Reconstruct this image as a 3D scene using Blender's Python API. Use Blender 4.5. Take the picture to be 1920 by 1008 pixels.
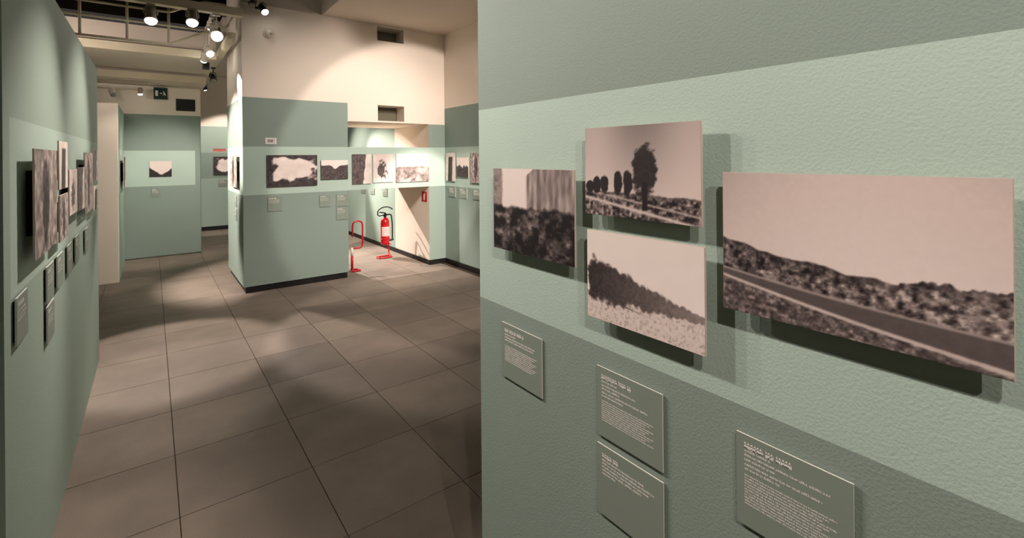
import bpy, bmesh, math, random
import numpy as np
from mathutils import Vector, Matrix

random.seed(5)
scene = bpy.context.scene
col = scene.collection
for o in list(bpy.data.objects):
    bpy.data.objects.remove(o)

# ------------------------------------------------------------------ camera
FPX, PY, YAW, ROLL, CAMH = 895.1, 293.3, math.radians(37.07), math.radians(-0.48), 1.6
fw = Vector((math.sin(YAW), math.cos(YAW), 0)); rt = Vector((math.cos(YAW), -math.sin(YAW), 0)); up = Vector((0, 0, 1))
r3 = rt * math.cos(ROLL) + up * math.sin(ROLL); u3 = up * math.cos(ROLL) - rt * math.sin(ROLL)
cam_data = bpy.data.cameras.new('camera'); cam = bpy.data.objects.new('camera', cam_data); col.objects.link(cam)
cam_data.sensor_width = 36; cam_data.lens = FPX / 1920 * 36
cam_data.shift_y = -(504 - PY) / 1920; cam_data.clip_start = 0.02
m = Matrix((r3, u3, -fw)).transposed().to_4x4(); m.translation = (0, 0, CAMH); cam.matrix_world = m
scene.camera = cam

# ------------------------------------------------------------------ world and exposure
w = bpy.data.worlds.new('world'); scene.world = w; w.use_nodes = True
w.node_tree.nodes['Background'].inputs[0].default_value = (1.0, 0.87, 0.74, 1)
w.node_tree.nodes['Background'].inputs[1].default_value = 0.02
vs = scene.view_settings
vs.view_transform = 'Standard'; vs.look = 'None'; vs.gamma = 1; vs.use_curve_mapping = False
vs.exposure = 1.0

# ------------------------------------------------------------------ materials
def lin(c):
    return tuple(((v / 255) / 12.92 if v / 255 <= 0.04045 else ((v / 255 + 0.055) / 1.055) ** 2.4) for v in c)

def mat(name, rgb, rough=0.8, spec=0.3, bump=None, var=0.0, vscale=3.0, metal=0.0):
    """rgb in sRGB bytes; bump = (scale, strength, distance); var = colour mottling"""
    mt = bpy.data.materials.new(name); mt.use_nodes = True
    nt = mt.node_tree; b = nt.nodes['Principled BSDF']
    b.inputs['Roughness'].default_value = rough; b.inputs['Specular IOR Level'].default_value = spec
    b.inputs['Metallic'].default_value = metal
    c = lin(rgb)
    b.inputs['Base Color'].default_value = (*c, 1)
    tc = nt.nodes.new('ShaderNodeTexCoord')
    if var:
        n = nt.nodes.new('ShaderNodeTexNoise'); n.inputs['Scale'].default_value = vscale; n.inputs['Detail'].default_value = 4
        r = nt.nodes.new('ShaderNodeMix'); r.data_type = 'RGBA'
        r.inputs[6].default_value = (*[x * (1 - var) for x in c], 1); r.inputs[7].default_value = (*[min(1, x * (1 + var)) for x in c], 1)
        nt.links.new(tc.outputs['Object'], n.inputs['Vector']); nt.links.new(n.outputs['Fac'], r.inputs[0]); nt.links.new(r.outputs[2], b.inputs['Base Color'])
    if bump:
        n = nt.nodes.new('ShaderNodeTexNoise'); n.inputs['Scale'].default_value = bump[0]; n.inputs['Detail'].default_value = 3
        bp = nt.nodes.new('ShaderNodeBump'); bp.inputs['Strength'].default_value = bump[1]; bp.inputs['Distance'].default_value = bump[2]
        nt.links.new(tc.outputs['Object'], n.inputs['Vector']); nt.links.new(n.outputs['Fac'], bp.inputs['Height']); nt.links.new(bp.outputs['Normal'], b.inputs['Normal'])
    return mt

ROLLER = (210, 0.32, 0.0026)
GREEN = mat('sage_green_paint', (135, 153, 144), 0.75, 0.25, ROLLER, 0.04)
BAND = mat('pale_green_paint', (175, 198, 187), 0.75, 0.25, ROLLER, 0.04)
PGREEN = mat('soft_green_paint', (156, 177, 165), 0.75, 0.25, ROLLER, 0.04)
WHITE = mat('cream_white_paint', (232, 222, 208), 0.85, 0.2, (90, 0.25, 0.003), 0.03)
GREYW = mat('warm_grey_ceiling_paint', (214, 202, 188), 0.9, 0.2, (60, 0.2, 0.003), 0.04)
VOID = mat('dark_brown_ceiling', (62, 52, 44), 0.95, 0.1, None, 0.15, 1.0)
BEAM = mat('cream_steel_paint', (206, 196, 170), 0.5, 0.4, None, 0.05)
BLACK = mat('black_skirting', (22, 21, 20), 0.5, 0.3)
BLACKM = mat('black_metal', (20, 20, 21), 0.45, 0.4)
JOINT = mat('dark_floor_joint', (66, 57, 48), 0.95, 0.1, (200, 0.3, 0.002))
LAMPW = mat('white_lamp_metal', (215, 208, 196), 0.4, 0.5)
LAMPG = mat('grey_lamp_metal', (158, 150, 130), 0.45, 0.5)
RED = mat('red_enamel', (178, 16, 28), 0.3, 0.5)
RUBBER = mat('black_rubber', (28, 30, 26), 0.5, 0.4)
STEEL = mat('dull_steel', (150, 150, 145), 0.35, 0.5, metal=0.8)
PAPER = mat('white_label', (225, 222, 215), 0.6, 0.3)
INK = mat('grey_ink', (95, 95, 92), 0.8, 0.1)
TEXTM = mat('pale_lettering', (236, 236, 228), 0.8, 0.1)
PLATE = mat('frosted_acrylic', (130, 144, 133), 0.45, 0.4)
EDGE = mat('acrylic_edge', (214, 216, 204), 0.4, 0.5)
CARD = mat('print_board_edge', (200, 184, 172), 0.7, 0.2)
SPACER = mat('dark_spacer', (40, 38, 36), 0.8, 0.1)
EXITG = mat('dark_green_sign', (18, 46, 36), 0.5, 0.3)
REDSIGN = mat('red_sign', (176, 30, 36), 0.5, 0.3)
REDTXT = mat('coral_lettering', (214, 92, 80), 0.7, 0.2)
OLIVE = mat('olive_grey_panel', (104, 102, 86), 0.8, 0.2)

def emis(name, rgb, s):
    mt = bpy.data.materials.new(name); mt.use_nodes = True; b = mt.node_tree.nodes['Principled BSDF']
    b.inputs['Base Color'].default_value = (*rgb, 1); b.inputs['Emission Color'].default_value = (*rgb, 1); b.inputs['Emission Strength'].default_value = s
    return mt
LENS = emis('lit_lamp_lens', (1.0, 0.93, 0.84), 12.0)

def floor_mat():
    mt = bpy.data.materials.new('stone_tile'); mt.use_nodes = True; nt = mt.node_tree; b = nt.nodes['Principled BSDF']
    b.inputs['Roughness'].default_value = 0.62; b.inputs['Specular IOR Level'].default_value = 0.35
    tc = nt.nodes.new('ShaderNodeTexCoord'); geo = nt.nodes.new('ShaderNodeNewGeometry'); oi = nt.nodes.new('ShaderNodeObjectInfo')
    n1 = nt.nodes.new('ShaderNodeTexNoise'); n1.inputs['Scale'].default_value = 260; n1.inputs['Detail'].default_value = 2
    n2 = nt.nodes.new('ShaderNodeTexNoise'); n2.inputs['Scale'].default_value = 3.2; n2.inputs['Detail'].default_value = 6
    for n in (n1, n2): nt.links.new(geo.outputs['Position'], n.inputs['Vector'])
    c = lin((124, 114, 104))
    m1 = nt.nodes.new('ShaderNodeMix'); m1.data_type = 'RGBA'
    m1.inputs[6].default_value = (*[x * .62 for x in c], 1); m1.inputs[7].default_value = (*[x * 1.38 for x in c], 1)
    nt.links.new(n1.outputs['Fac'], m1.inputs[0])
    mr = nt.nodes.new('ShaderNodeMapRange'); mr.inputs[1].default_value = .25; mr.inputs[2].default_value = .75; mr.inputs[3].default_value = .82; mr.inputs[4].default_value = 1.15
    nt.links.new(n2.outputs['Fac'], mr.inputs[0])
    m2 = nt.nodes.new('ShaderNodeMix'); m2.data_type = 'RGBA'; m2.blend_type = 'MULTIPLY'; m2.inputs[0].default_value = 1
    nt.links.new(m1.outputs[2], m2.inputs[6]); nt.links.new(mr.outputs[0], m2.inputs[7])
    m3 = nt.nodes.new('ShaderNodeMix'); m3.data_type = 'RGBA'; m3.blend_type = 'MULTIPLY'; m3.inputs[0].default_value = 1
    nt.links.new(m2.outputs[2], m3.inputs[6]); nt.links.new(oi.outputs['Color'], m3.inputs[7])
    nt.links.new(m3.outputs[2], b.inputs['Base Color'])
    bp = nt.nodes.new('ShaderNodeBump'); bp.inputs['Strength'].default_value = .25; bp.inputs['Distance'].default_value = .002
    nt.links.new(n1.outputs['Fac'], bp.inputs['Height']); nt.links.new(bp.outputs['Normal'], b.inputs['Normal'])
    return mt
STONE = floor_mat()

def print_mat():
    mt = bpy.data.materials.new('monochrome_print'); mt.use_nodes = True; nt = mt.node_tree; b = nt.nodes['Principled BSDF']
    b.inputs['Roughness'].default_value = 0.55; b.inputs['Specular IOR Level'].default_value = 0.25
    a = nt.nodes.new('ShaderNodeVertexColor'); a.layer_name = 'ink'
    nt.links.new(a.outputs['Color'], b.inputs['Base Color'])
    return mt
PRINT = print_mat()

# ------------------------------------------------------------------ helpers
def tag(o, label=None, cat=None, group=None, kind=None):
    if label: o['label'] = label
    if cat: o['category'] = cat
    if group: o['group'] = group
    if kind: o['kind'] = kind
    return o

def link(name, me, mats, parent=None, loc=(0, 0, 0)):
    o = bpy.data.objects.new(name, me); col.objects.link(o)
    if not isinstance(mats, (list, tuple)): mats = [mats]
    if not me.materials:
        for mm in mats: me.materials.append(mm)
    o.location = loc
    if parent is not None: o.parent = parent
    return o

def empty(name, loc, rotz=0, label=None, cat=None, group=None, kind=None):
    o = bpy.data.objects.new(name, None); col.objects.link(o); o.empty_display_size = .05
    o.location = loc; o.rotation_euler = (0, 0, rotz)
    return tag(o, label, cat, group, kind)

class MB:
    def __init__(self): self.v = []; self.f = []; self.s = []
    def box(self, a, b):
        x0, y0, z0 = a; x1, y1, z1 = b; n = len(self.v)
        self.v += [(x0, y0, z0), (x1, y0, z0), (x1, y1, z0), (x0, y1, z0), (x0, y0, z1), (x1, y0, z1), (x1, y1, z1), (x0, y1, z1)]
        self.f += [tuple(n + i for i in q) for q in ((0, 3, 2, 1), (4, 5, 6, 7), (0, 1, 5, 4), (1, 2, 6, 5), (2, 3, 7, 6), (3, 0, 4, 7))]
        self.s += [False] * 6; return self
    def tube(self, pts, r, n=8, closed=False):
        pts = [Vector(p) for p in pts]; N = len(pts); b0 = len(self.v); ref = None
        for i, p in enumerate(pts):
            if closed: t = pts[(i + 1) % N] - pts[i - 1]
            else: t = pts[min(i + 1, N - 1)] - pts[max(i - 1, 0)]
            t.normalize()
            if ref is None: ref = t.orthogonal().normalized()
            ref = (ref - t * ref.dot(t)).normalized(); bi = t.cross(ref)
            rr = r[i] if isinstance(r, (list, tuple)) else r
            for k in range(n):
                a = 2 * math.pi * k / n; self.v.append(tuple(p + (ref * math.cos(a) + bi * math.sin(a)) * rr))
        for i in range(N if closed else N - 1):
            j = (i + 1) % N
            for k in range(n):
                l = (k + 1) % n
                self.f.append((b0 + i * n + k, b0 + i * n + l, b0 + j * n + l, b0 + j * n + k)); self.s.append(True)
        if not closed:
            self.f.append(tuple(b0 + k for k in reversed(range(n)))); self.f.append(tuple(b0 + (N - 1) * n + k for k in range(n))); self.s += [False, False]
        return self
    def lathe(self, prof, o=(0, 0, 0), axis=(0, 0, 1), n=20):
        """prof: (radius, distance along axis)"""
        ax = Vector(axis).normalized(); e1 = ax.orthogonal().normalized(); e2 = ax.cross(e1); b0 = len(self.v); o = Vector(o)
        for r, h in prof:
            for k in range(n):
                a = 2 * math.pi * k / n; self.v.append(tuple(o + ax * h + (e1 * math.cos(a) + e2 * math.sin(a)) * r))
        for i in range(len(prof) - 1):
            for k in range(n):
                l = (k + 1) % n; self.f.append((b0 + i * n + k, b0 + i * n + l, b0 + (i + 1) * n + l, b0 + (i + 1) * n + k)); self.s.append(True)
        self.f.append(tuple(b0 + k for k in reversed(range(n)))); self.f.append(tuple(b0 + (len(prof) - 1) * n + k for k in range(n))); self.s += [False, False]
        return self
    def poly(self, pts, y0, y1):
        """prism: pts in x,z extruded along y (front y0 < back y1)"""
        n = len(self.v); k = len(pts)
        self.v += [(x, y0, z) for x, z in pts] + [(x, y1, z) for x, z in pts]
        self.f += [tuple(n + i for i in range(k)), tuple(n + k + i for i in reversed(range(k)))]
        self.f += [(n + i, n + k + i, n + k + (i + 1) % k, n + (i + 1) % k) for i in range(k)]; self.s += [False] * (k + 2); return self
    def mesh(self, name):
        me = bpy.data.meshes.new(name); me.from_pydata(self.v, [], self.f); me.polygons.foreach_set('use_smooth', self.s); me.update()
        bm = bmesh.new(); bm.from_mesh(me); bmesh.ops.recalc_face_normals(bm, faces=bm.faces); bm.to_mesh(me); bm.free()
        return me
    def build(self, name, mats, parent=None, loc=(0, 0, 0), bevel=0):
        o = link(name, self.mesh(name), mats, parent, loc)
        if bevel:
            b = o.modifiers.new('soft', 'BEVEL'); b.width = bevel; b.segments = 2; b.limit_method = 'ANGLE'
        return o

def rounded(pts, r, n=6):
    """polyline with rounded corners"""
    pts = [Vector(p) for p in pts]; out = [pts[0]]
    for i in range(1, len(pts) - 1):
        p = pts[i]; a = pts[i - 1] - p; b = pts[i + 1] - p
        d = min(r, a.length * .49, b.length * .49); s = p + a.normalized() * d; e = p + b.normalized() * d
        for k in range(n + 1):
            t = k / n; out.append(s * (1 - t) ** 2 + p * 2 * t * (1 - t) + e * t * t)
    out.append(pts[-1]); return out

def gridbox(name, xs, ys, zs, filled, matfn, mats, bevel=0.006, kind='structure'):
    """solid made of grid cells, outer faces only; matfn(centre, normal) -> material index"""
    nx, ny, nz = len(xs) - 1, len(ys) - 1, len(zs) - 1
    fil = lambda i, j, k: 0 <= i < nx and 0 <= j < ny and 0 <= k < nz and filled(i, j, k)
    bm = bmesh.new(); V = {}
    def vert(i, j, k):
        if (i, j, k) not in V: V[(i, j, k)] = bm.verts.new((xs[i], ys[j], zs[k]))
        return V[(i, j, k)]
    for i in range(nx):
        for j in range(ny):
            for k in range(nz):
                if not fil(i, j, k): continue
                for d, q in (((-1, 0, 0), ((0, 0, 0), (0, 0, 1), (0, 1, 1), (0, 1, 0))), ((1, 0, 0), ((1, 0, 0), (1, 1, 0), (1, 1, 1), (1, 0, 1))),
                             ((0, -1, 0), ((0, 0, 0), (1, 0, 0), (1, 0, 1), (0, 0, 1))), ((0, 1, 0), ((0, 1, 0), (0, 1, 1), (1, 1, 1), (1, 1, 0))),
                             ((0, 0, -1), ((0, 0, 0), (0, 1, 0), (1, 1, 0), (1, 0, 0))), ((0, 0, 1), ((0, 0, 1), (1, 0, 1), (1, 1, 1), (0, 1, 1)))):
                    if fil(i + d[0], j + d[1], k + d[2]): continue
                    f = bm.faces.new([vert(i + a, j + b, k + c) for a, b, c in q])
                    f.material_index = matfn(f.calc_center_median(), Vector(d))
    me = bpy.data.meshes.new(name); bm.to_mesh(me); bm.free()
    o = link(name, me, mats)
    if bevel:
        b = o.modifiers.new('soft', 'BEVEL'); b.width = bevel; b.segments = 3; b.limit_method = 'ANGLE'; b.harden_normals = False
    o['kind'] = kind
    return o
ALL = lambda i, j, k: True
Z1, Z2, Z3 = 1.165, 1.745, 2.335                 # paint band bottom, band top, top of the green
def zone(c):
    return 0 if c.z < Z1 or Z2 < c.z < Z3 else (1 if c.z < Z2 else 2)

# ------------------------------------------------------------------ floor: slab with stone tiles
fl_ = MB().box((-3.2, -4.2, -0.12), (3.9, 12.9, -0.006)).build('floor', JOINT); fl_['kind'] = 'structure'
T = 0.5645; J = 0.0045
tile_me = MB().box((-T / 2 + J / 2, -T / 2 + J / 2, -0.006), (T / 2 - J / 2, T / 2 - J / 2, 0)).mesh('tile'); tile_me.materials.append(STONE)
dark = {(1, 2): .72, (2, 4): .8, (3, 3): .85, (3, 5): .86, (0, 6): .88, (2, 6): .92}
for i in range(-6, 7):
    for j in range(-6, 18):
        x = 0.091 + T * (i + .5); y = 2.605 + T * (j + .5)
        if x > 3.6 or y > 12.8: continue
        if .95 < x < 2.0 and 6.75 < y < 7.5: continue
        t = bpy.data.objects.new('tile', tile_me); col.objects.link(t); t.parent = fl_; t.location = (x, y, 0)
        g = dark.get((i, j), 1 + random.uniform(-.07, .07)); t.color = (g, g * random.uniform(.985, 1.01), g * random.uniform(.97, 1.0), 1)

# ------------------------------------------------------------------ walls
# green partition beside the camera
gridbox('wall_right', [.815, 1.0], [-4.0, 1.252], [0, Z1, Z2, 3.2], ALL, lambda c, n: 1 if Z1 < c.z < Z2 else 0, [GREEN, BAND], .004)
# free-standing panel across the aisle, round far end
def round_panel():
    x1, x0, y0, y1 = -.345, -.645, 2.0, 5.22; R = (x1 - x0) / 2
    prof = [(x0, y0), (x1, y0), (x1, 2.085), (x1, y1 - R)]
    prof += [((x0 + x1) / 2 + R * math.cos(a), y1 - R + R * math.sin(a)) for a in [math.pi * k / 14 for k in range(1, 14)]] + [(x0, y1 - R)]
    zs = [0, Z1 + .01, Z2 - .01, 2.33]; bm = bmesh.new(); n = len(prof)
    V = [[bm.verts.new((x, y, z)) for x, y in prof] for z in zs]
    for k in range(3):
        for i in range(n):
            f = bm.faces.new((V[k][i], V[k][(i + 1) % n], V[k + 1][(i + 1) % n], V[k + 1][i]))
            f.material_index = 1 if k == 1 and 2 <= i < n - 1 else 0
            f.smooth = 3 <= i < n - 1
    bm.faces.new(V[3]); bm.faces.new(list(reversed(V[0])))
    me = bpy.data.meshes.new('wall_left'); bm.to_mesh(me); bm.free()
    o = link('wall_left', me, [PGREEN, BAND]); o['kind'] = 'structure'
round_panel()
# second panel further down the aisle, cream end, green side
gridbox('wall_left_end', [-.70, -.34], [8.03, 9.6], [0, Z1, Z2, Z3], ALL,
        lambda c, n: 2 if n.x < .5 else (1 if Z1 < c.z < Z2 else 0), [PGREEN, BAND, WHITE], .012)
# wall closing the aisle
gridbox('wall_far', [-3, -.325, .595, .68], [9.75, 10.0], [0, Z1, Z2, Z3, 2.81], ALL,
        lambda c, n: 2 if c.z > Z3 else (1 if Z1 < c.z < Z2 and c.x < .595 and n.y < -.5 else 0), [GREEN, BAND, WHITE], .03)
# last wall seen past it
gridbox('wall_end', [-3, 3.3], [12.65, 12.85], [0, Z1, Z2, Z3, 3.6], ALL,
        lambda c, n: 2 if c.z > Z3 else (0 if Z1 < c.z < Z2 else 1), [GREEN, PGREEN, WHITE])
# block with lintel, pierced by two small openings
XS = [.86, 2.10, 2.52, 2.91, 3.57]; YS = [6.42, 6.72, 7.67, 7.80]; ZS = [.075, Z1, Z2, 2.09, 2.115, 2.33, Z3, 3.235, 3.43, 4.6]
def mid_fill(i, j, k):
    if i == 0: return True
    if j == 2: return False
    if k < 3: return False
    if i == 2 and j == 0 and k in (4, 7): return False
    return True
gridbox('wall_middle', XS, YS, ZS, mid_fill, lambda c, n: 2 if (c.z > Z3 or c.x > 2.101) else zone(c), [GREEN, BAND, WHITE], .006)
# pale board bridging the opening
gridbox('wall_bridge', [2.10, 3.30], [6.425, 7.66], [Z1, Z2], ALL, lambda c, n: 0 if n.y < -.5 else 1, [BAND, WHITE], .003)
# side wall beyond the opening and the step beside it
gridbox('wall_side', [3.30, 3.57, 3.9], [6.42, 7.67, 12.65], [0, Z1, Z2, 2.09, Z3, 3.6], lambda i, j, k: not (k > 2 and i == 0 and j == 0),
        lambda c, n: (zone(c) if n.y < -.5 else (2 if c.y < 7.67 or c.z > Z3 else 3)), [GREEN, BAND, WHITE, PGREEN])
gridbox('wall_front', [3.57, 3.9], [-4.0, 6.42], [0, Z1, Z2, Z3, 3.6], ALL, lambda c, n: zone(c), [GREEN, BAND, WHITE], 0)
gridbox('wall_back', [-3.2, 3.9], [-4.2, -4.0], [0, 4.6], ALL, lambda c, n: 0, [WHITE], 0)
gridbox('wall_outer', [-3.2, -3.0], [-4.0, 12.85], [0, 4.6], ALL, lambda c, n: 0, [WHITE], 0)
# skirtings
def skirt(name, a, b):
    o = MB().box(a, b).build(name, BLACK, bevel=.004); o['kind'] = 'structure'
skirt('baseboard_middle', (.885, 6.435, 0), (2.085, 7.78, .075))
skirt('baseboard_side', (3.285, 6.405, 0), (3.30, 12.64, .07))
skirt('baseboard_step', (3.2855, 6.405, 0), (3.57, 6.4195, .07))
skirt('baseboard_front', (3.555, -4, 0), (3.57, 6.404, .07))
skirt('baseboard_end', (.70, 12.63, 0), (3.28, 12.649, .09))
# plugs at the back of the two wall openings
for i, z in enumerate((2.115, 3.235)):
    o = MB().box((2.522, 6.68, z + .002), (2.908, 6.70, z + (.213 if i == 0 else .193))).build('vent_panel', OLIVE)
    tag(o, ['olive grey panel set deep in the small opening just above the doorway head', 'olive grey panel set deep in the small opening close to the ceiling'][i], 'vent')

# ------------------------------------------------------------------ ceilings, beams, rails
def slab(name, a, b, mm, bevel=0):
    o = MB().box(a, b).build(name, mm, bevel=bevel); o['kind'] = 'structure'; return o
slab('ceiling', (-3.2, -4.2, 4.6), (3.9, 12.85, 4.75), VOID)
slab('ceiling_right', (1.77, -4.0, 3.45), (3.57, 6.419, 3.9), GREYW)
slab('ceiling_back', (.81, 7.805, 3.45), (3.30, 12.649, 3.6), GREYW)
slab('ceiling_aisle', (-3.0, 7.73, 2.965), (.72, 9.15, 3.31), GREYW)
slab('ceiling_far', (-3.0, 9.25, 2.811), (.72, 10.0, 3.31), GREYW)
slab('trim_1', (-3.0, 6.30, 3.25), (.859, 6.40, 3.345), BEAM, .006)      # near cross beam
slab('trim_2', (-3.0, 7.62, 2.955), (.72, 7.729, 3.06), BEAM, .006)      # beam under the lowered ceiling
slab('trim_3', (-3.0, 7.70, 3.061), (.72, 7.7295, 3.31), GREYW)
slab('trim_4', (-3.0, 9.151, 2.82), (.72, 9.249, 2.93), BEAM, .006)
slab('trim_5', (.722, 6.40, 2.995), (.80, 12.64, 3.075), BEAM, .006)     # rail along the aisle
slab('trim_6', (.861, 6.40, 3.445), (1.77, 6.4195, 3.46), WHITE)

# hanging lighting frame between the beams
fr = empty('hanging_truss', (0, 6.6, 2.89), 0, 'thin cream metal lighting truss hanging between the ceiling beams', 'truss')
for nm, z in (('top_rail', 3.255), ('bottom_rail', 2.895)):
    pts = [(-3.0, 0, z - 2.89), (.17, 0, z - 2.89), (.50, 0, z - 2.89 + .18), (.72, 0, z - 2.89 + .18)]
    MB().tube(rounded(pts, .05), .014, 8).build(nm, BEAM, fr)
for x in (-2.3, -1.75, -1.1, -.58, -.2, .165):
    MB().tube([(x, 0, 0), (x, 0, .45)], .013, 8).build('hanger_rod', BEAM, fr)
MB().tube([(-3.0, -.05, .20), (.72, -.05, .20)], .011, 8).build('cross_rail', BEAM, fr)

# ------------------------------------------------------------------ spotlights
WARM = (1.0, 0.84, 0.755)
def spotlight(label, pos, aim, mount, power=None, cone=60, blend=.3, size=1.0, body=None, radius=.02, group='track spotlights', lit=True, colr=None):
    body = body or LAMPG
    pos = Vector(pos); d = (Vector(aim) - pos).normalized(); mount = Vector(mount) - pos
    e = empty('track_spotlight', pos, 0, label, 'spotlight', group)
    s = size
    hs = MB().lathe([(.018 * s, -.13 * s), (.036 * s, -.115 * s), (.040 * s, -.06 * s), (.040 * s, -.02 * s), (.048 * s, -.012 * s), (.048 * s, .004 * s), (.040 * s, .004 * s), (.038 * s, -.004 * s)], (0, 0, 0), d).build('housing', body, e)
    MB().lathe([(.042 * s, -.003 * s), (.042 * s, .012 * s), (.034 * s, .024 * s), (.018 * s, .031 * s), (.004 * s, .033 * s)], (0, 0, 0), d).build('lens', LENS if lit else STEEL, hs)
    side = d.cross(Vector((0, 0, 1)));
    side = (side.normalized() if side.length > .05 else Vector((0, 1, 0))) * .046 * s
    piv = -d * .06 * s; top = Vector((piv.x, piv.y, piv.z + .075 * s))
    if mount.z > top.z + .01: top = Vector((piv.x * .5 + mount.x * .5, piv.y * .5 + mount.y * .5, min(mount.z - .005, piv.z + .075 * s)))
    up_ = Vector((0, 0, .04 * s))
    MB().tube(rounded([piv + side, piv + side + up_, top + side * .6, top - side * .6, piv - side + up_, piv - side], .012), .005 * s, 6).build('yoke', body, e)
    MB().tube([top, mount], .007 * s, 8).build('stem', body, e)
    MB().box((mount.x - .03 * s, mount.y - .02 * s, mount.z - .02 * s), (mount.x + .03 * s, mount.y + .02 * s, mount.z)).build('adapter', body, e, bevel=.003)
    if power:
        l = bpy.data.lights.new('lamp_light', 'SPOT'); l.energy = power; l.spot_size = math.radians(cone); l.spot_blend = blend; l.shadow_soft_size = radius; l.color = colr or WARM
        lo = bpy.data.objects.new('lamp_light', l); col.objects.link(lo); lo.parent = e; lo.location = d * (.036 * s + .02); lo.rotation_euler = d.to_track_quat('-Z', 'Y').to_euler()
    return e

# track above the aisle, behind and over the camera, lighting the two print walls
tr = MB().box((-.24, -3.0, 3.12), (-.20, 4.6, 3.15)).build('lighting_track', LAMPW); tag(tr, 'long white lighting track running above the aisle', 'track')
for i, y in enumerate((-2.0, .8, 3.6)):
    MB().tube([(-.22, y, 3.15), (-.22, y, 4.6)], .006, 6).build('hanger_rod', LAMPW, tr)
def track_spot(y, aim, power, cone, blend=.35, radius=.016, dz=0):
    return spotlight('grey spotlight hanging from the white aisle track, lighting a print wall', (-.22, y, 2.97 - dz), aim, (-.22, y, 3.12), power, cone, blend, 1.0, LAMPG, radius, 'spotlights on the white aisle track')
track_spot(-1.5, (.815, .35, 1.05), 48, 62, .6)  # extra spotlight, added to fill the shadows behind the prints
track_spot(-.62, (.815, .45, 1.05), 41, 70, .6)
track_spot(2.15, (.815, .80, 1.1), 52, 60, .5, dz=.1)
track_spot(2.95, (.815, .85, 1.05), 58, 50, .5)
track_spot(3.9, (.815, .95, 1.03), 60, 40, .5)  # another added spotlight, softening the print shadows from further along
lt = MB().box((.60, -3.0, 3.12), (.64, 4.6, 3.15)).build('lighting_track', LAMPW); tag(lt, 'long white lighting track facing the round-ended panel', 'track')
for y in (-2.0, 1.3, 4.4): MB().tube([(.62, y, 3.15), (.62, y, 4.6)], .006, 6).build('hanger_rod', LAMPW, lt)
def panel_spot(y, aim, power, cone, blend=.6):
    return spotlight('grey spotlight on the long track facing the round-ended panel', (.62, y, 2.97), aim, (.62, y, 3.12), power, cone, blend, 1.0, LAMPG, .02, 'spotlights facing the round-ended panel')
panel_spot(3.3, (-.345, 2.4, 1.0), 88, 54, .9)
panel_spot(4.35, (-.345, 3.7, 1.2), 70, 60, .9)
# lamps hung from the near cross beam
spotlight('round grey spotlight with glowing white lens under the cream beam, beside the hanging frame rod', (.006, 6.27, 3.06), (.10, 4.9, 0), (.006, 6.35, 3.25), 210, 32, .4, 1.25)
spotlight('round grey spotlight with glowing white lens under the cream beam, near the lamp cluster', (.365, 6.24, 3.09), (.15, 4.3, 0), (.365, 6.35, 3.25), 60, 28, .4, 1.25)
spotlight('white spotlight facing out from the lamp cluster beside the pier', (.60, 6.30, 2.985), (.55, 3.0, 1.5), (.60, 6.35, 3.25), 7, 120, .8, 1.3, LAMPW)
spotlight('white spotlight at the back of the lamp cluster, turned to the wall closing the aisle', (.56, 7.42, 2.90), (.12, 9.75, .8), (.60, 7.42, 3.335), 150, 58, .8, 1.0, LAMPW)
spotlight('extra white spotlight added to the lamp cluster to light the cream-ended panel', (.60, 6.83, 3.17), (-.45, 8.03, 1.15), (.60, 6.83, 3.335), 36, 44, .5, 1.0, LAMPW)  # extra lamp put into the cluster to brighten the cream panel end
spotlight('white spotlight standing low on the lamp cluster above the second beam', (.60, 7.1, 2.93), (1.8, 4.2, 0), (.60, 7.1, 3.335), 190, 31, .35, 1.0, LAMPW)

ct = MB().box((.585, 6.401, 3.335), (.615, 7.699, 3.36)).build('lighting_track', LAMPW); tag(ct, 'short white lighting track above the lamp cluster', 'track')
# lamps of the room past the partition
rtk = MB().box((2.38, -2.5, 3.42), (2.42, 4.7, 3.449)).build('lighting_track', LAMPW); tag(rtk, 'white lighting track fixed under the lower ceiling slab', 'track')
def room_spot(y, aim, power, cone, blend=.4, radius=.03, x=2.40):
    return spotlight('grey spotlight on the track under the lower ceiling slab', (x, y, 3.27), aim, (x, y, 3.42), power, cone, blend, 1.0, LAMPG, radius, 'spotlights under the lower ceiling slab')
room_spot(3.5, (2.1, 6.42, 1.6), 142, 74, .8)
room_spot(2.9, (3.3, 6.95, .45), 420, 24, .4)
rt2 = MB().box((3.18, -2.5, 3.42), (3.22, 4.7, 3.449)).build('lighting_track', LAMPW); tag(rt2, 'white lighting track under the lower ceiling slab, close to the side wall', 'track')
room_spot(2.0, (3.06, 6.42, 1.5), 235, 45, .15, .05, 3.20)
# unseen lamp added on the truss to brighten the block's side face
spotlight('unseen grey spotlight added on the hanging truss to light the block side face', (-1.2, 6.72, 3.03), (.86, 7.05, 1.15), (-1.2, 6.632, 3.242), 520, 56, .5)
spotlight('unseen grey spotlight added low on the truss to light the lowered ceiling', (-.9, 6.70, 2.72), (-.1, 7.7, 3.1), (-.9, 6.6, 2.882), 16, 120, .8)  # second added lamp, out of view, lifts the bulkhead and ceiling underside
room_spot(4.0, (3.45, 6.45, 1.3), 6, 70, .6)
room_spot(2.6, (2.2, 5.2, 0.0), 150, 60, .8)
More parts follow.
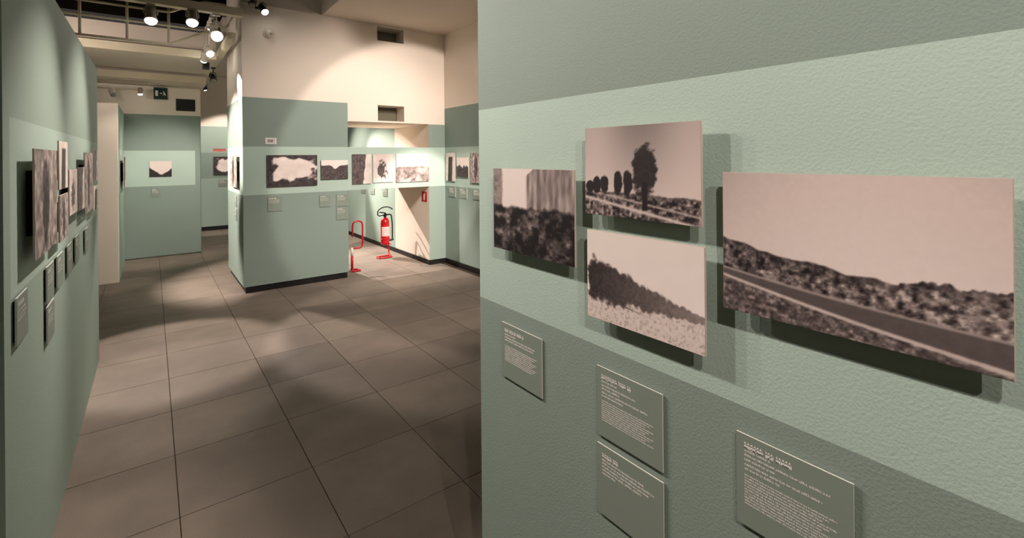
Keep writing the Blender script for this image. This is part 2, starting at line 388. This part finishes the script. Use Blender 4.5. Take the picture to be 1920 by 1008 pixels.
# room behind the opening
btk = MB().box((1.68, 7.9, 3.42), (1.72, 12.0, 3.449)).build('lighting_track', LAMPW); tag(btk, 'white lighting track in the room behind the pierced wall', 'track')
def back_spot(x, y, aim, power, cone, blend=.3, radius=.02):
    return spotlight('grey spotlight in the room behind the pierced wall', (x, y, 3.27), aim, (x, y, 3.42), power, cone, blend, 1.0, LAMPG, radius, 'spotlights behind the pierced wall')
back_spot(1.7, 10.6, (3.3, 7.2, .5), 900, 36, .5)
back_spot(1.7, 9.9, (3.3, 8.9, .5), 240, 62, .7)
back_spot(1.7, 11.3, (1.3, 12.65, 1.4), 70, 60)
# black spotlights on short arms at the head of the pier
spotlight('black spotlight on a short arm at the top of the cream pier, lens glowing', (1.075, 6.22, 3.325), (1.5, 5.4, 2.2), (1.03, 6.40, 3.415), None, body=BLACKM, lit=True, size=.9)
spotlight('black spotlight half hidden at the very top corner of the cream pier', (.95, 6.24, 3.395), (.7, 5.2, 2.6), (.95, 6.40, 3.46), None, body=BLACKM, lit=False, size=.8)
spotlight('small black spotlight hanging below the long aisle rail', (.765, 8.55, 2.80), (.95, 7.6, 1.6), (.761, 8.55, 2.995), None, body=BLACKM, lit=False, size=1.0)
spotlight('small black spotlight on the long aisle rail, over the passage to the last wall', (.77, 10.1, 2.86), (1.3, 12.0, 1.5), (.761, 10.1, 2.995), 70, 60, .4, body=BLACKM, size=.9)
bx_ = MB().box((.585, 7.95, 2.868), (.665, 8.04, 2.964)).build('speaker_box', BLACKM, bevel=.006); tag(bx_, 'small black box fixed under the lowered ceiling', 'speaker')
MB().lathe([(.03, 0), (.028, .004)], (.625, 7.95, 2.92), (0, -1, 0), 16).build('grille', SPACER, bx_)
# far track near the exit sign
ft = MB().box((-2.2, 9.335, 2.715), (.03, 9.365, 2.74)).build('lighting_track', LAMPW); tag(ft, 'white lighting track hanging in front of the exit sign wall', 'track')
for x in (-1.9, -.9, -.02): MB().tube([(x, 9.35, 2.74), (x, 9.35, 2.812)], .006, 6).build('hanger_rod', LAMPW, ft)
spotlight('white spotlight on the short track beside the exit sign', (-.45, 9.34, 2.585), (-.30, 9.05, 2.3), (-.47, 9.35, 2.715), None, body=LAMPW, lit=False, size=.9)
spotlight('dim grey spotlight on the track, next to the exit sign', (-.13, 9.37, 2.62), (-.12, 9.45, 1.4), (-.13, 9.37, 2.714), None, body=LAMPG, size=.7)

# ------------------------------------------------------------------ prints (generic monochrome landscapes)
def vnoise(u, v, sx, sy, seed, octv=3):
    r = np.random.RandomState(seed); out = np.zeros_like(u); amp = 1; tot = 0
    for _ in range(octv):
        nx, ny = max(2, int(sx) + 2), max(2, int(sy) + 2); g = r.rand(ny, nx)
        x = u * (nx - 1.001); y = v * (ny - 1.001); xi = np.clip(x.astype(int), 0, nx - 2); yi = np.clip(y.astype(int), 0, ny - 2)
        a = x - xi; b = y - yi; a = a * a * (3 - 2 * a); b = b * b * (3 - 2 * b)
        out += amp * ((g[yi, xi] * (1 - a) + g[yi, xi + 1] * a) * (1 - b) + (g[yi + 1, xi] * (1 - a) + g[yi + 1, xi + 1] * a) * b)
        tot += amp; amp *= .55; sx *= 2.1; sy *= 2.1
    return out / tot
def sm(x, e=.01): return np.clip(.5 + x / e, 0, 1)
def mixt(a, b, k): return a * (1 - k) + b * k
def bush(u, v, cx, cy, rx, ry, seed, e=.25):
    n = vnoise(u, v, 14, 14, seed); d = ((u - cx) / rx) ** 2 + ((v - cy) / ry) ** 2
    return sm(1 - d + (n - .5) * 1.3, e)

def p_wide(u, v):            # scrubby slope, pale sky, a lane across the lower part
    n = vnoise(u, v, 46, 34, 3); n2 = vnoise(u, v, 9, 3, 4); n3 = vnoise(u, v, 5, 3, 8)
    t = .60 + .18 * (1 - v) + .10 * np.sin(u * 2.6) + (n - .5) * .03
    hz = .515 - .30 * u + .17 * u * u + (n2 - .5) * .05
    hz = np.where(u > .7, hz + .05 * sm(u - .72, .1) * vnoise(u, v * 0, 30, 1, 9), hz)
    g = np.clip(.30 + 1.1 * (vnoise(u, v, 46, 34, 3, 4) - .5) + .25 * (n3 - .5) + .12 * (u - .3), .03, .8)
    g = g * mixt(.55, 1.0, sm(hz - v - .03, .1))
    t = mixt(t, g, sm(hz - v, .012))
    rc = .275 - .165 * u - .02 * np.sin(u * 3); wd = .018 + .030 * u
    t = mixt(t, .26 + .05 * n, sm(wd * 1.5 - abs(v - rc), .015))
    t = mixt(t, .62 + .08 * n, sm(.012 - abs(v - rc + wd * 1.6), .012)); t = mixt(t, .52, sm(.008 - abs(v - rc - wd * 1.6), .012))
    lower = rc - wd * 2.1; t = mixt(t, .08 + .6 * vnoise(u, v, 60, 40, 12) ** 1.4, sm(lower - v, .02))
    return t
def p_tree(u, v):            # lone dark tree over a field path
    n = vnoise(u, v, 40, 26, 21); t = .52 + .24 * (1 - v) + .08 * np.sin(u * 7 + 1) * v
    hz = .27 - .03 * u + .02 * vnoise(u, v * 0, 18, 1, 22)
    t = mixt(t, .08 + .5 * n, sm(hz - v, .015))
    t = mixt(t, np.clip(.25 + 1.2 * (vnoise(u, v, 44, 30, 27, 4) - .5), .03, .8), sm(hz - .02 - v, .03))
    t = mixt(t, .70, sm(.018 - abs(v - (.20 - .22 * u)), .03)); t = mixt(t, .60, sm(.010 - abs(v - (.28 - .20 * u)), .02))
    t = mixt(t, .05 + .10 * n, bush(u, v, .57, .52, .10, .27, 24, .4)); t = mixt(t, .05, sm(.022 - abs(u - .57), .01) * sm(.4 - v, .02) * sm(v - .1, .02))
    for i, x in enumerate((.05, .12, .2, .33, .42)): t = mixt(t, .07, bush(u, v, x, .32 + .015 * i, .04, .07 + .02 * i, 30 + i, .4))
    return t
def p_row(u, v):             # row of dark shrubs shrinking into the distance on pale ground
    n = vnoise(u, v, 50, 36, 41); t = .92 - .06 * v + .05 * (vnoise(u, v, 4, 3, 42) - .5)
    g = .76 + .20 * (n - .45) - .14 * (vnoise(u, v, 70, 40, 45) > .62); t = mixt(t, g, sm(.30 + .02 * u - v, .05))
    x = .07; i = 0
    while x < 1.02:
        h = .24 * (1 - x) ** 1.1 + .035; t = mixt(t, .05 + .35 * x + .15 * n, bush(u, v, x, .30 + h * .55, .03 + .035 * (1 - x), h, 50 + i, .5)); x += .075 * (1 - .45 * x); i += 1
    return mixt(t, .25, sm(.006 - abs(v - (.29 - .17 * u)), .012) * sm(.5 - u, .2))
def p_lane(u, v):            # pale sky between two shaded masses above dark undergrowth
    n = vnoise(u, v, 26, 26, 61); t = .84 + 0 * u
    roof = .95 - .9 * np.clip(.62 - u, 0, 1); t = mixt(t, .30 + .35 * (vnoise(u, v, 24, 4, 62)) + .05 * np.sin(u * 90), sm(u - .46, .03) * sm(roof + .12 - v, .02))
    t = mixt(t, .32 + .3 * n, sm(.11 + .04 * n - u, .03)); gr = .50 + .1 * vnoise(u, v * 0, 9, 1, 63)
    return mixt(t, np.clip(-.02 + 1.15 * (vnoise(u, v, 13, 13, 64, 5) - .36), .02, .8), sm(gr - v, .04))
def p_gen(kind, seed):
    def fn(u, v):
        n = vnoise(u, v, 16, 12, seed); n2 = vnoise(u, v, 5, 4, seed + 1)
        if kind == 'clearing':     # bright clearing framed by dark foliage
            e = np.minimum(np.minimum(u - .16, .93 - u), np.minimum(v - .22, .86 - v)); return mixt(.04 + .25 * n, .72 + .2 * n2, sm(e + (n2 - .5) * .30, .06))
        if kind == 'hills': return mixt(.88 + 0 * u, .10 + .28 * n, sm(.74 - .2 * np.exp(-((u - .52) / .12) ** 2) + .1 * (n2 - .5) - v, .04))
        if kind == 'woods': return mixt(.10 + .38 * n, .62 + .3 * n2, sm(u - .68 + (n2 - .5) * .2 - .18 * (v - .5), .05))
        if kind == 'branch': return mixt(.72 + .2 * (n2 - .5), .12 + .2 * n, sm(1 - ((u - .45) / .26) ** 2 - ((v - .45) / .34) ** 2 + (n - .6) * 2.6, .5))
        if kind == 'plain': return mixt(.70 + .1 * v, mixt(.16 + .6 * n, .45 + .4 * n2, sm(n2 - .5, .3)), sm(.55 + .12 * (n2 - .5) - v, .04))
        if kind == 'trunk': return mixt(.62 + .3 * n2, .06 + .2 * n, sm(.18 + .08 * n2 - abs(u - .5 - .1 * (v - .5)), .06) * sm(.85 - v, .05))
        if kind == 'posts': return mixt(.80 + 0 * u, .06 + .25 * n, sm(.52 + .3 * (vnoise(u, v * 0, 7, 1, seed) - .5) - v, .04))
        if kind == 'mist': return np.clip(.52 + .6 * (n - .5) - .34 * bush(u, v, .45, .5, .14, .4, seed, .6), .05, .9)
        if kind == 'cove': return mixt(.78 + 0 * u, .05 + .1 * n, sm(.10 + .75 * np.abs(u - .55) ** 1.3 * 1.5 + .15 * (n2 - .5) - v, .05))
        return .3 + .4 * n
    return fn

def print_mesh(name, wd, ht, nx, fn):
    ny = max(8, int(nx * ht / wd)); u, v = np.meshgrid(np.linspace(0, 1, nx + 1), np.linspace(0, 1, ny + 1))
    t = np.clip(fn(u, v), 0, 1)
    stops = np.array([0, .35, .7, 1.0]); ch = []
    for c in ((24, 106, 212, 255), (20, 96, 197, 248), (22, 94, 190, 242)):
        s = np.interp(t, stops, np.array(c) / 255.0); ch.append(np.where(s <= .04045, s / 12.92, ((s + .055) / 1.055) ** 2.4))
    rgba = np.stack(ch + [np.ones_like(t)], -1).reshape(-1, 4).astype(np.float32)
    co = np.stack([(u - .5) * wd, np.zeros_like(u), (v - .5) * ht], -1).reshape(-1, 3)
    idx = np.arange((nx + 1) * (ny + 1)).reshape(ny + 1, nx + 1)
    fs = np.stack([idx[:-1, :-1], idx[:-1, 1:], idx[1:, 1:], idx[1:, :-1]], -1).reshape(-1, 4)
    me = bpy.data.meshes.new(name); me.from_pydata(co.tolist(), [], fs.tolist())
    a = me.color_attributes.new('ink', 'FLOAT_COLOR', 'POINT'); a.data.foreach_set('color', rgba.ravel()); me.materials.append(PRINT); return me

RIGHTW, LEFTW, FRONTW = -math.pi / 2, math.pi / 2, 0.0      # rotation for walls facing -X, +X, -Y
def photo(label, loc, rz, wd, ht, fn, nx=40, off=.02, group=None, thick=.005):
    """loc: centre of the print on the wall surface; local -y faces the viewer"""
    e = empty('photo_print', loc, rz, label, 'photograph', group)
    MB().box((-wd / 2, -off - thick, -ht / 2), (wd / 2, -off, ht / 2)).build('backing_board', CARD, e)
    o = link('picture', print_mesh('picture', wd - .001, ht - .001, nx, fn), PRINT, e); o.location = (0, -off - thick - .0004, 0)
    MB().box((-wd * .3, -off, -ht * .3), (wd * .3, 0, ht * .3)).build('spacer', SPACER, e)
    return e

RW = .815
photo('monochrome print, pale sky over dark huddled shapes, beside the partition edge', (RW, .970, 1.453), RIGHTW, .331, .228, p_lane, 150, group='prints on the green partition')
photo('monochrome print with tall dark shape against pale sky, above the pale-ground print', (RW, .6245, 1.566), RIGHTW, .288, .193, p_tree, 150, group='prints on the green partition')
photo('monochrome print with dark row trailing over pale ground, lower of the stacked pair', (RW, .620, 1.336), RIGHTW, .289, .196, p_row, 150, group='prints on the green partition')
photo('wide monochrome print of scrubby hillside and lane under pale sky, biggest on the partition', (RW, .2655, 1.453), RIGHTW, .350, .234, p_wide, 210, group='prints on the green partition')
# panel across the aisle
LX = -.345
for i, (y0, y1, z0, z1, k, d) in enumerate([(2.22, 2.69, 1.265, 1.64, 'mist', 'largest print on the round-ended panel, grey with a faint dark upright shape'),
        (2.75, 3.01, 1.475, 1.683, 'trunk', 'small print on the round-ended panel, upper of the first stacked pair'), (2.76, 3.02, 1.252, 1.45, 'mist', 'small print on the round-ended panel, lower of the first stacked pair'),
        (3.06, 3.36, 1.335, 1.555, 'branch', 'pale print on the round-ended panel, after the first stacked pair'), (3.40, 3.70, 1.325, 1.56, 'woods', 'dark print on the round-ended panel, just before its tallest print'),
        (3.72, 4.19, 1.28, 1.645, 'mist', 'tall print on the round-ended panel, between a dark print and the last stacked pair'), (4.22, 4.58, 1.46, 1.67, 'woods', 'upper print of the last stacked pair, by the round end of the panel'),
        (4.22, 4.57, 1.258, 1.423, 'trunk', 'lower print of the last stacked pair, by the round end of the panel')]):
    photo('monochrome ' + d, (LX, (y0 + y1) / 2, (z0 + z1) / 2), LEFTW, y1 - y0, z1 - z0, p_gen(k, 100 + 7 * i), 60, .03, 'prints on the round-ended panel')
photo('dark print on the side of the cream-ended panel', (-.34, 8.72, 1.43), LEFTW, .75, .42, p_gen('woods', 171), 30, .035)
photo('small print of pale sky over dark shore on the wall closing the aisle', (.121, 9.75, 1.448), FRONTW, .295, .252, p_gen('cove', 180), 40, .015)
photo('pale print with dark top below the coral lettering on the last wall', (1.36, 12.65, 1.45), FRONTW, .49, .41, p_gen('clearing', 187), 40, .02)
photo('grey print on the narrow side face of the green block', (.86, 6.93, 1.445), RIGHTW, .56, .40, p_gen('mist', 193), 40, .03)
# green block, bridge board and the wall beside
BY = 6.42
for x0, x1, z0, z1, k, d in [(1.118, 1.70, 1.252, 1.642, 'clearing', 'wide print of a bright clearing framed in black on the green block'), (1.747, 2.092, 1.322, 1.573, 'hills', 'small print of dark bushes under white sky at the edge of the green block')]:
    photo('monochrome ' + d, ((x0 + x1) / 2, BY, (z0 + z1) / 2), FRONTW, x1 - x0, z1 - z0, p_gen(k, 210 + int(x0 * 10)), 70, .015, 'prints on the green block')
for x0, x1, z0, z1, k, d in [(2.152, 2.41, 1.245, 1.649, 'woods', 'tall dark woodland print on the pale board over the fire extinguishers'), (2.438, 2.73, 1.254, 1.648, 'branch', 'tall pale print with dark tangled shape on the board spanning the opening'),
        (2.775, 3.29, 1.245, 1.652, 'plain', 'wide print of flat land under grey sky on the board spanning the opening')]:
    photo('monochrome ' + d, ((x0 + x1) / 2, 6.425, (z0 + z1) / 2), FRONTW, x1 - x0, z1 - z0, p_gen(k, 240 + int(x0 * 10)), 60, .012, 'prints on the bridging board')
for y0, y1, z0, z1, k, d in [(6.09, 6.36, 1.245, 1.665, 'trunk', 'tall print with dark upright shapes, next to the inner corner'), (5.72, 6.04, 1.318, 1.593, 'posts', 'small print of dark shapes below white sky, between two tall prints'), (5.36, 5.66, 1.243, 1.655, 'mist', 'tall grey print cut off by the edge of the partition')]:
    photo('monochrome ' + d, (3.57, (y0 + y1) / 2, (z0 + z1) / 2), RIGHTW, y1 - y0, z1 - z0, p_gen(k, 260 + int(y0 * 10)), 40, .015, 'prints beside the inner corner')

# ------------------------------------------------------------------ caption plates with unreadably small lettering
def text_line(x, z, length, h, seed, bold=False):
    r = random.Random(seed); b = MB(); cx = x
    while cx < x + length:
        word = r.randint(2, 9)
        for _ in range(word):
            cw = h * r.uniform(.42, .62)
            if cx + cw > x + length: break
            hh = h * (1.0 if r.random() < .3 or bold else .72); z0 = z - (h * .2 if r.random() < .08 else 0)
            st = cw * (.42 if bold else .30)
            b.box((cx, 0, z0), (cx + st, .0003, z + hh))
            q = r.random()
            if q < .7: b.box((cx + cw - st * 1.05, 0, z), (cx + cw * .93, .0003, z + h * .7))
            if q < .5 or bold: b.box((cx, 0, z + h * .55), (cx + cw * .9, .0003, z + h * .72))
            if q > .3: b.box((cx, 0, z), (cx + cw * .88, .0003, z + h * .17))
            cx += cw
        cx += h * .38
    return b
def caption(label, loc, rz, wd, ht, lines, off=.0022, thick=.003, group=None, seed=1):
    """lines: (offset from top, length fraction, text height, bold)"""
    e = empty('caption_plate', loc, rz, label, 'caption', group)
    me = MB().box((-wd / 2, -off - thick, -ht / 2), (wd / 2, -off, ht / 2)).mesh('plate')
    for p in me.polygons: p.material_index = 0 if abs(p.normal.y) > .5 else 1
    pl_ = link('plate', me, [PLATE, EDGE], e)
    MB().box((-wd * .42, -off, -ht * .42), (wd * .42, 0, ht * .42)).build('spacer', SPACER, e)
    for k, (dz, fr_, h, bold) in enumerate(lines):
        h = h * 1.22
        text_line(-wd * .42, ht / 2 - dz - h, wd * fr_, h, seed * 31 + k, bold).build('title_text' if bold else 'text_line', TEXTM, pl_, (0, -off - thick - .0004, 0))
    return e
body = lambda z0, n, step, h, fr: [(z0 + i * step, fr * (1 - .07 * ((i * 7) % 3)), h, False) for i in range(n)]
ax = RW
caption('clear caption plate alone below the print of huddled shapes', (ax, 1.039, 1.044), RIGHTW, .177, .155, [(.015, .50, .0075, True), (.029, .30, .0036, False), (.037, .76, .0036, False), (.0445, .72, .0036, False)] + body(.062, 9, .0052, .0024, .80), group='captions on the green partition', seed=2)
caption('clear caption plate crowded with lettering, upper of the stacked pair on the partition', (ax, .669, 1.0445), RIGHTW, .175, .156, [(.016, .50, .0078, True), (.029, .27, .0034, False), (.0375, .54, .0034, False), (.045, .30, .0034, False), (.0535, .72, .0034, False), (.061, .36, .0034, False)] + body(.073, 10, .0048, .0022, .80), group='captions on the green partition', seed=3)
caption('clear caption plate with five text lines, lower of the stacked pair on the partition', (ax, .669, .868), RIGHTW, .176, .157, [(.018, .30, .0075, True), (.030, .66, .0036, False), (.0375, .80, .0036, False), (.045, .72, .0036, False), (.0525, .62, .0036, False), (.060, .22, .0036, False)], group='captions on the green partition', seed=4)
caption('clear caption plate below the wide hillside print, with a bold title bar', (ax, .3435, 1.042), RIGHTW, .174, .156, [(.013, .46, .0078, True), (.0245, .26, .0034, False), (.032, .76, .0034, False), (.0395, .30, .0034, False), (.048, .70, .0034, False), (.0555, .34, .0034, False)] + body(.067, 11, .0048, .0023, .80), group='captions on the green partition', seed=5)
small = [(.015, .55, .012, True), (.040, .7, .006, False), (.054, .75, .006, False), (.068, .7, .006, False)]
for i, (y, z, d) in enumerate([(2.18, 1.10, 'first clear caption plate on the round-ended panel, below its largest print'), (2.72, 1.10, 'clear caption plate on the round-ended panel, directly above another'), (2.72, .94, 'clear caption plate on the round-ended panel, lowest of them all'),
        (2.98, 1.10, 'caption plate on the round-ended panel, next after the stacked captions'), (3.31, 1.10, 'caption plate on the round-ended panel, second after the stacked captions'), (3.61, 1.105, 'caption plate on the round-ended panel, third after the stacked captions'), (4.10, 1.09, 'caption plate on the round-ended panel, last before its round end')]):
    caption(d, (LX, y, z), LEFTW, .165, .148, small, .006, .005, 'captions on the round-ended panel', 20 + i)
for i, (x, z, wd, ht, d) in enumerate([(1.205, 1.045, .165, .18, 'caption plate on the green block under the bright clearing print'), (1.797, 1.045, .14, .155, 'caption plate on the green block, level with its twin by the edge'),
        (2.015, 1.04, .15, .158, 'caption plate by the edge of the green block, upper of two'), (2.015, .865, .15, .165, 'caption plate by the edge of the green block, lower of two')]):
    caption(d, (x, BY, z), FRONTW, wd, ht, small, .004, .004, 'captions on the green block', 30 + i)
for i, (y, z) in enumerate([(6.20, 1.08), (5.88, 1.08), (5.52, 1.08)]):
    caption(['caption plate under the tall print next to the inner corner', 'caption plate under the small white-sky print near the inner corner', 'caption plate under the tall grey print at the partition edge'][i], (3.57, y, z), RIGHTW, .2, .14, small, .004, .004, 'captions beside the inner corner', 40 + i)
for i, (y, z) in enumerate([(9.2, .98), (8.7, .99), (8.1, .99)]):
    caption(['caption plate deep inside the opening, furthest along the green side wall', 'middle caption plate on the green side wall inside the opening', 'caption plate on the green side wall, next to the cream paint'][i], (3.30, y, z), RIGHTW, .2, .15, small, .004, .004, 'captions inside the opening', 50 + i)
caption('caption plate on the wall closing the aisle, below its small print', (.055, 9.75, 1.06), FRONTW, .12, .14, small, .004, .004, None, 60)
caption('caption plate on the last wall under the pale print', (1.30, 12.65, 1.05), FRONTW, .18, .15, small, .004, .004, None, 61)
caption('upper caption plate on the narrow side face of the green block', (.86, 7.0, 1.06), RIGHTW, .18, .15, small, .004, .004, 'captions on the block side face', 62)
caption('lower caption plate on the narrow side face of the green block', (.86, 7.0, .89), RIGHTW, .18, .15, small, .004, .004, 'captions on the block side face', 63)

# ------------------------------------------------------------------ signs
e = empty('number_tag', (1.165, BY, 1.815), 0, 'small white paper tag with grey marks above the bright clearing print', 'tag')
MB().box((-.062, -.004, -.039), (.062, 0, .039)).build('card', PAPER, e)
mk = MB()
for x, z0, z1 in ((-.035, -.02, .018), (-.018, -.016, .02), (-.002, -.02, .016), (.012, -.018, .02)): mk.box((x, -.0048, z0), (x + .009, -.004, z1))
mk.box((.034, -.0048, -.03), (.038, -.004, .03)); mk.build('marks', INK, e)
e = empty('exit_sign', (.128, 9.75, 2.682), 0, 'dark green exit sign with white doorway, arrow and running figure', 'sign')
MB().box((-.092, -.045, -.095), (.092, 0, .095)).build('box', EXITG, e, bevel=.004)
pg = MB(); y0, y1 = -.047, -.045
pg.box((-.070, y0, -.045), (-.035, y1, .045))
pg.poly([(-.012, 0), (.004, .014), (.004, .005), (.018, .005), (.018, -.005), (.004, -.005), (.004, -.014)], y0, y1)
pg.poly([(.030, .012), (.046, .022), (.058, .004), (.066, .008), (.062, -.006), (.055, -.010), (.074, -.030), (.066, -.036), (.048, -.018), (.036, -.034), (.028, -.030), (.042, -.008), (.040, .006), (.034, .002)], y0, y1)
pg.lathe([(.008, 0), (.008, .002)], (.040, y0, .032), (0, 1, 0), 12)
pg.build('pictogram', PAPER, e)
e = empty('dark_vent', (.468, 9.75, 2.512), 0, 'black rectangular vent grille high on the wall closing the aisle', 'vent')
MB().box((-.134, -.012, -.10), (.134, 0, .10)).build('frame', BLACKM, e)
for i in range(9): MB().box((-.125, -.016, -.088 + i * .02), (.125, -.012, -.082 + i * .02)).build('slat', BLACK, e)
e = empty('extinguisher_sign', (3.30, 6.58, 1.006), RIGHTW, 'small red fire extinguisher sign on the cream side wall', 'sign')
MB().box((-.085, -.004, -.075), (.085, 0, .075)).build('plate', REDSIGN, e)
pg = MB().poly([(-.022, -.055), (.022, -.055), (.022, .018), (.010, .032), (-.010, .032), (-.022, .018)], -.0048, -.004)
pg.box((-.006, -.0048, .030), (.006, -.004, .050)); pg.poly([(.006, .044), (.030, .05), (.042, .02), (.036, .018), (.026, .040), (.006, .036)], -.0048, -.004); pg.build('pictogram', PAPER, e)
e = empty('wall_lettering', (1.112, 12.65, 1.77), 0, 'line of coral red lettering on the last wall above the pale print', 'lettering')
text_line(0, .0, .52, .075, 77, True).build('letters', REDTXT, e, (0, -.0005, 0))
# round white detector on the cream pier
e = empty('wall_detector', (1.152, BY, 3.121), 0, 'round white detector dome high on the cream pier', 'detector')
MB().lathe([(.062, 0), (.062, .018), (.055, .026)], (0, 0, 0), (0, -1, 0), 24).build('base_ring', LAMPW, e)
MB().lathe([(.050, .026), (.048, .040), (.038, .056), (.020, .066), (.004, .069)], (0, 0, 0), (0, -1, 0), 24).build('dome', LAMPW, e)
MB().lathe([(.016, .0), (.016, .006), (.008, .010)], (.014, -.06, -.012), (.2, -1, -.2), 12).build('sensor_window', LAMPG, e)

# ------------------------------------------------------------------ fire extinguishers
ex = empty('extinguisher_stand', (2.99, 7.36, 0), 0, 'red tubular floor stand carrying the red fire extinguisher', 'stand')
base = rounded([(.085, .06, .42), (.085, .06, .012), (.085, -.10, .012), (-.14, -.10, .012), (-.14, .05, .012), (.12, .05, .012)], .07)
MB().tube(base, .011, 10).build('tube', RED, ex)
MB().tube([(.075 * math.cos(a), .075 * math.sin(a), .30) for a in [2 * math.pi * k / 20 for k in range(20)]], .006, 6, True).build('hoop', RED, ex)
MB().box((-.05, -.05, .205), (.085, .065, .215)).build('shelf', RED, ex)
fe = empty('fire_extinguisher', (2.99, 7.36, .216), 0, 'red fire extinguisher with black hose and white label on a floor stand', 'fire extinguisher')
MB().lathe([(.055, 0), (.066, .008), (.068, .03), (.068, .34), (.064, .375), (.048, .405), (.024, .42), (.022, .44)], (0, 0, 0), (0, 0, 1), 24).build('cylinder', RED, fe); cyl_ = [c for c in fe.children if c.name.startswith('cylinder')][0]
lb = MB(); seg = [math.radians(200 + 140 * k / 12) for k in range(13)]
for k in range(12):
    n = len(lb.v)
    for a in (seg[k], seg[k + 1]):
        for z in (.13, .28): lb.v.append((.0686 * math.cos(a), .0686 * math.sin(a), z))
    lb.f.append((n, n + 2, n + 3, n + 1)); lb.s.append(True)
lab = lb.build('label', mat('pink_white_label', (236, 190, 186), .6, .2), cyl_)
MB().lathe([(.022, .435), (.026, .44), (.026, .475), (.014, .48), (.014, .495)], (0, 0, 0), (0, 0, 1), 16).build('valve', BLACKM, fe); valve_ = [c for c in fe.children if c.name.startswith('valve')][0]
MB().tube(rounded([(.02, 0, .485), (-.02, 0, .50), (-.10, -.02, .512)], .02), .009, 8).build('lever', BLACKM, valve_)
MB().tube(rounded([(.02, 0, .462), (-.03, 0, .462), (-.10, -.02, .455)], .02), .008, 8).build('carry_handle', BLACKM, valve_)
arc = [(-.13 + 0 * t, -.03, .475) for t in (0,)] + [(.0 - .135 * math.cos(t), -.03, .50 + .095 * math.sin(t)) for t in [math.pi * k / 12 for k in range(1, 11)]]
MB().tube([(-.10, -.02, .455)] + arc, .009, 8).build('hose_loop', RUBBER, fe)
MB().tube(rounded([(.02, -.01, .465), (.10, -.015, .47), (.118, -.015, .30), (.118, -.015, .07), (.06, -.03, .05)], .05), .011, 10).build('hose', RUBBER, fe)
MB().lathe([(.012, 0), (.016, .05), (.010, .055)], (.075, -.035, .055), (1, .2, .15), 12).build('nozzle', RUBBER, fe)
# second stand, half hidden by the green block
s2 = empty('extinguisher_stand', (2.23, 6.68, 0), 0, 'red and white tubular stand half hidden behind the green block', 'stand')
foot = rounded([(0, .0, .05), (0, 0, .012), (.12, .0, .012), (.12, .10, .012), (.02, .14, .012)], .04)
MB().tube(foot, .012, 10).build('foot', RED, s2)
MB().tube([(0, 0, .05), (0, 0, .232)], .017, 12).build('post', RED, s2)
MB().tube([(0, 0, .232), (0, 0, .345)], .018, 12).build('collar', PAPER, s2)
MB().tube(rounded([(0, 0, .335), (.15, 0, .325), (.152, 0, .71), (.012, 0, .71), (.005, 0, .50)], .075), .012, 10).build('loop', RED, s2)
